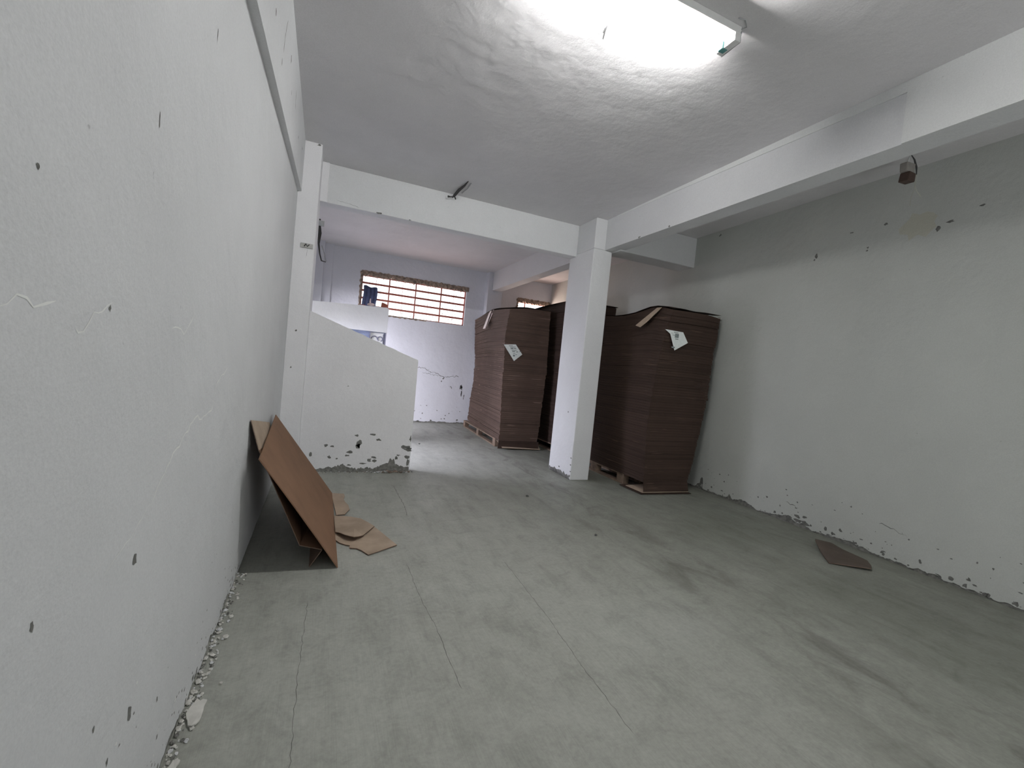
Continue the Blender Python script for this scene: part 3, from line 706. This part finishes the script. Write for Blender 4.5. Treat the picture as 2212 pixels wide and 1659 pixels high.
flat('cardboard_scrap', 'flat brown cardboard scrap lying near the right wall', o4, [.006, .02, .010, .006, .006, .02, .05, .05, .02], SCRAP, .005)

# ------------------------------------------------------------------ small fixings and odds and ends
t = thing('pendant_lamp_holder', 'empty lamp holder hanging from the right bay ceiling on loose wires', 'lamp holder', (4.37, 2.25, H))
b = MB(); b.tube([(4.36, 2.25, H), (4.345, 2.25, 3.41), (4.335, 2.25, 3.37)], .004, PAPER, 6); b.build('cord', t)
b = MB(); b.hexa([(4.285, 2.22, 3.285), (4.385, 2.22, 3.285), (4.385, 2.28, 3.285), (4.285, 2.28, 3.285), (4.275, 2.22, 3.36), (4.395, 2.22, 3.37), (4.395, 2.28, 3.37), (4.275, 2.28, 3.36)], simple('dusty_holder', (.30, .28, .26))); b.build('holder_cup', t, bevel=.01)
b = MB(); b.hexa([(4.282, 2.21, 3.205), (4.385, 2.21, 3.212), (4.385, 2.28, 3.212), (4.282, 2.28, 3.205), (4.30, 2.21, 3.285), (4.392, 2.21, 3.285), (4.392, 2.28, 3.285), (4.30, 2.28, 3.285)], BROWNP); b.build('socket', t, bevel=.006)
b = MB(); b.tube([(4.365, 2.25, H), (4.42, 2.25, 3.42), (4.46, 2.25, 3.37), (4.475, 2.25, 3.31)], [.003, .006, .007, .003], BLACK, 7)
b.tube([(4.475, 2.25, 3.31), (4.475, 2.25, 3.25), (4.47, 2.25, 3.19), (4.44, 2.25, 3.12), (4.436, 2.25, 3.04)], .0022, STAIN, 6)
b.tube([(4.47, 2.25, 3.22), (4.51, 2.25, 3.18), (4.58, 2.25, 3.15)], .0022, STAIN, 6); b.build('wire', t)

b = MB(); b.tube([(1.40, 2.36, H+.002), (1.385, 2.385, 3.425), (1.365, 2.40, 3.405)], .005, GREYM, 6); b.tube([(1.40, 2.36, H+.002), (1.41, 2.40, 3.43), (1.42, 2.43, 3.41)], .004, BLACK, 6); b.tube([(1.40, 2.36, H), (1.40, 2.40, 3.42)], .004, BLACK, 6)
tag(b.build('wire_stub'), 'short wire ends poking from the ceiling beside the lit batten', 'wire')
b = MB(); b.tube([(1.375, 5.05, H+.002), (1.36, 5.15, 3.425), (1.335, 5.30, 3.415), (1.325, 5.42, 3.40), (1.31, 5.49, 3.385)], [.004, .012, .018, .018, .008], BLACK, 7)
b.tube([(1.42, 5.08, H+.002), (1.41, 5.2, 3.42), (1.38, 5.32, 3.40)], .007, GREYM, 6); b.tube([(1.32, 5.45, 3.385), (1.28, 5.46, 3.375), (1.245, 5.46, 3.372)], [.005, .007, .014], BLACK, 7)
b.tube([(1.32, 5.44, 3.39), (1.345, 5.46, 3.36)], .008, BLACK, 6)
tag(b.build('wire_bunch'), 'bunch of dark wires hanging from the ceiling at the cross beam', 'wire')

t = thing('switch_box', 'small broken electrical box on the narrow left pillar', 'electrical box', (-.245, 5.10, 2.40))
b = MB(); b.box(-.300, -.185, 5.085, 5.10, 2.378, 2.424, simple('grey_box', (.42, .42, .40))); b.build('box', t, bevel=.003)
b = MB(); b.tube([(-.265, 5.082, 2.39), (-.25, 5.070, 2.415), (-.235, 5.075, 2.392), (-.22, 5.08, 2.413)], .005, BLACK, 6); b.build('terminal', t)

b = MB(); b.tube([(-.160, 5.87, 2.84), (-.150, 5.88, 2.74), (-.155, 5.90, 2.62), (-.135, 5.88, 2.5), (-.11, 5.88, 2.42), (-.06, 5.87, 2.41)], [.012, .02, .012, .008, .008, .005], BLACK, 6)
b.tube([(-.12, 5.88, 2.60), (-.08, 5.89, 2.50), (-.06, 5.89, 2.42)], .005, GREYM, 6)
b.tube([(-.162, 5.862, 2.90), (-.160, 5.87, 2.84)], .010, BLACK, 6); b.box(-.20, -.11, 5.85, 5.875, 2.82, 2.88, GREYM)
tag(b.build('hanging_cable'), 'dark cables hanging behind the left pillar near the rear ceiling', 'cable')

# gate leaf under the landing parapet
t = thing('metal_gate', 'white ornamental metal gate leaf under the landing parapet', 'gate', (.73, 7.08, 0))
GR = simple('gate_grey', (.20, .20, .27), .5)
b = MB(); b.box(.625, .825, 7.085, 7.095, .03, 1.70, WHITEM); b.build('gate_panel', t)
b = MB(); b.box(.835, .853, 7.05, 7.10, 0, 1.705, GR); b.box(.612, .625, 7.05, 7.10, 0, 1.705, GR); b.box(.625, .835, 7.06, 7.10, 0, .03, GR); b.build('gate_frame', t)
def arc(cx, cz, r, a0, a1, n=12): return [(cx+r*math.cos(lerp(a0, a1, i/n)), 7.075, cz+r*math.sin(lerp(a0, a1, i/n))) for i in range(n+1)]
b = MB()
for zc in (1.60, 1.15, .70, .25):
    b.tube(arc(.685, zc, .045, 0, 3.1), .008, GR, 6); b.tube(arc(.770, zc+.01, .035, -1.2, 4.0), .008, GR, 6)
    b.tube([(.73, 7.075, zc-.03), (.75, 7.075, zc-.12), (.74, 7.075, zc-.25)], .007, GR, 6); b.tube(arc(.72, zc-.18, .075, -1.3, 1.0), .006, GR, 6)
    b.tube([(.64, 7.075, zc-.06), (.72, 7.075, zc-.05), (.75, 7.075, zc-.08)], .006, GR, 6)
b.tube([(.815, 7.075, .03), (.815, 7.075, 1.69)], .006, GR, 6)
b.build('scrollwork', t)

b = MB(); b.grid(lambda u, v: (.64+.27*u+.01*math.sin(v*5), YB+.018-.016*math.sin(u*11)**2, 2.755-.02*u+.012*math.sin(u*9)-.40*v), 16, 8, NAVY)
b.grid(lambda u, v: (.64+.27*u+.01*math.sin(v*5), YB+.024-.016*math.sin(u*11)**2, 2.755-.02*u+.012*math.sin(u*9)-.40*v), 16, 8, NAVY, True)
tag(b.build('cloth'), 'dark blue cloth hanging on the left end of the window bars', 'cloth')
b = MB(); zt = 2.092
b.blob((.60, 7.06, zt+.018), (.05, .04, .02), PINKW, .3, 3, 9, 6); b.tube([(.585, 7.06, zt+.01), (.58, 7.06, zt+.06), (.583, 7.06, zt+.105)], [.016, .010, .007], PINKW, 7)
tag(b.build('rag'), 'crumpled pale pink rag on top of the landing parapet', 'rag')
b = MB(); b.hexa([(.745, 7.03, 2.088), (.835, 7.03, 2.088), (.835, 7.13, 2.088), (.745, 7.13, 2.088), (.752, 7.035, 2.165), (.828, 7.035, 2.142), (.828, 7.12, 2.142), (.752, 7.12, 2.165)], BRICK)
tag(b.build('brick', bevel=.006), 'red brick piece on the right end of the landing parapet', 'brick')

for x, y, r, lab in ((2.119, 4.248, .018, 'small dark stone on the floor in front of the column'), (2.25, 3.133, .014, 'small dark stone in the middle of the open floor'), (1.52, 7.1, .016, 'small dark pebble on the rear floor between stair wall and stack')):
    b = MB(); b.blob((x, y, r*.5), (r, r*.8, r*.5), STONE, .25, int(x*50)); tag(b.build('stone'), lab, 'stone')
b = MB(); b.slab([(.36, 3.66, .011), (.40, 3.67, .011), (.405, 3.63, .011), (.37, 3.62, .011)], (0, 0, 1), .003, PAPER)
tag(b.build('paper_scrap'), 'tiny white paper scrap on the torn cardboard piece', 'paper')
FLK = simple('plaster_flake', (.62, .61, .57), .9)
for x, y, w, l, lab, sd in ((-.325, 1.84, .030, .15, 'largest white plaster flake fallen at the foot of the left wall', 4), (-.335, 1.62, .014, .05, 'small plaster flake nearest the camera by the left wall', 5),
                            (-.315, 2.30, .014, .03, 'small plaster flake farther along the left wall', 6), (-.275, 1.98, .007, .012, 'tiny round plaster flake by the left wall', 8)):
    b = MB(); rnd = random.Random(sd); n = 16
    b.slab([(x+w*math.cos(6.283*k/n)*rnd.uniform(.6, 1.1), y+l*.5*math.sin(6.283*k/n)*rnd.uniform(.7, 1.05), .003+rnd.uniform(0, .003)) for k in range(n)], (0, 0, 1), .005, FLK)
    tag(b.build('plaster_flake'), lab, 'plaster flake')
b = MB(); rnd = random.Random(15)
for i in range(420):
    y = rnd.uniform(.9, 2.95); r = rnd.uniform(.002, .008)*(1.5 if rnd.random() < .12 else 1)
    b.blob((LX+.003+rnd.random()**2.5*.045, y, r*.5), (r, r*1.3, r*.5), rnd.choice((FLK, FLK, PLA, CONC)), .35, i, 6, 4)
tag(b.build('plaster_crumbs'), 'line of crumbled plaster along the foot of the left wall', 'rubble', kind='stuff')
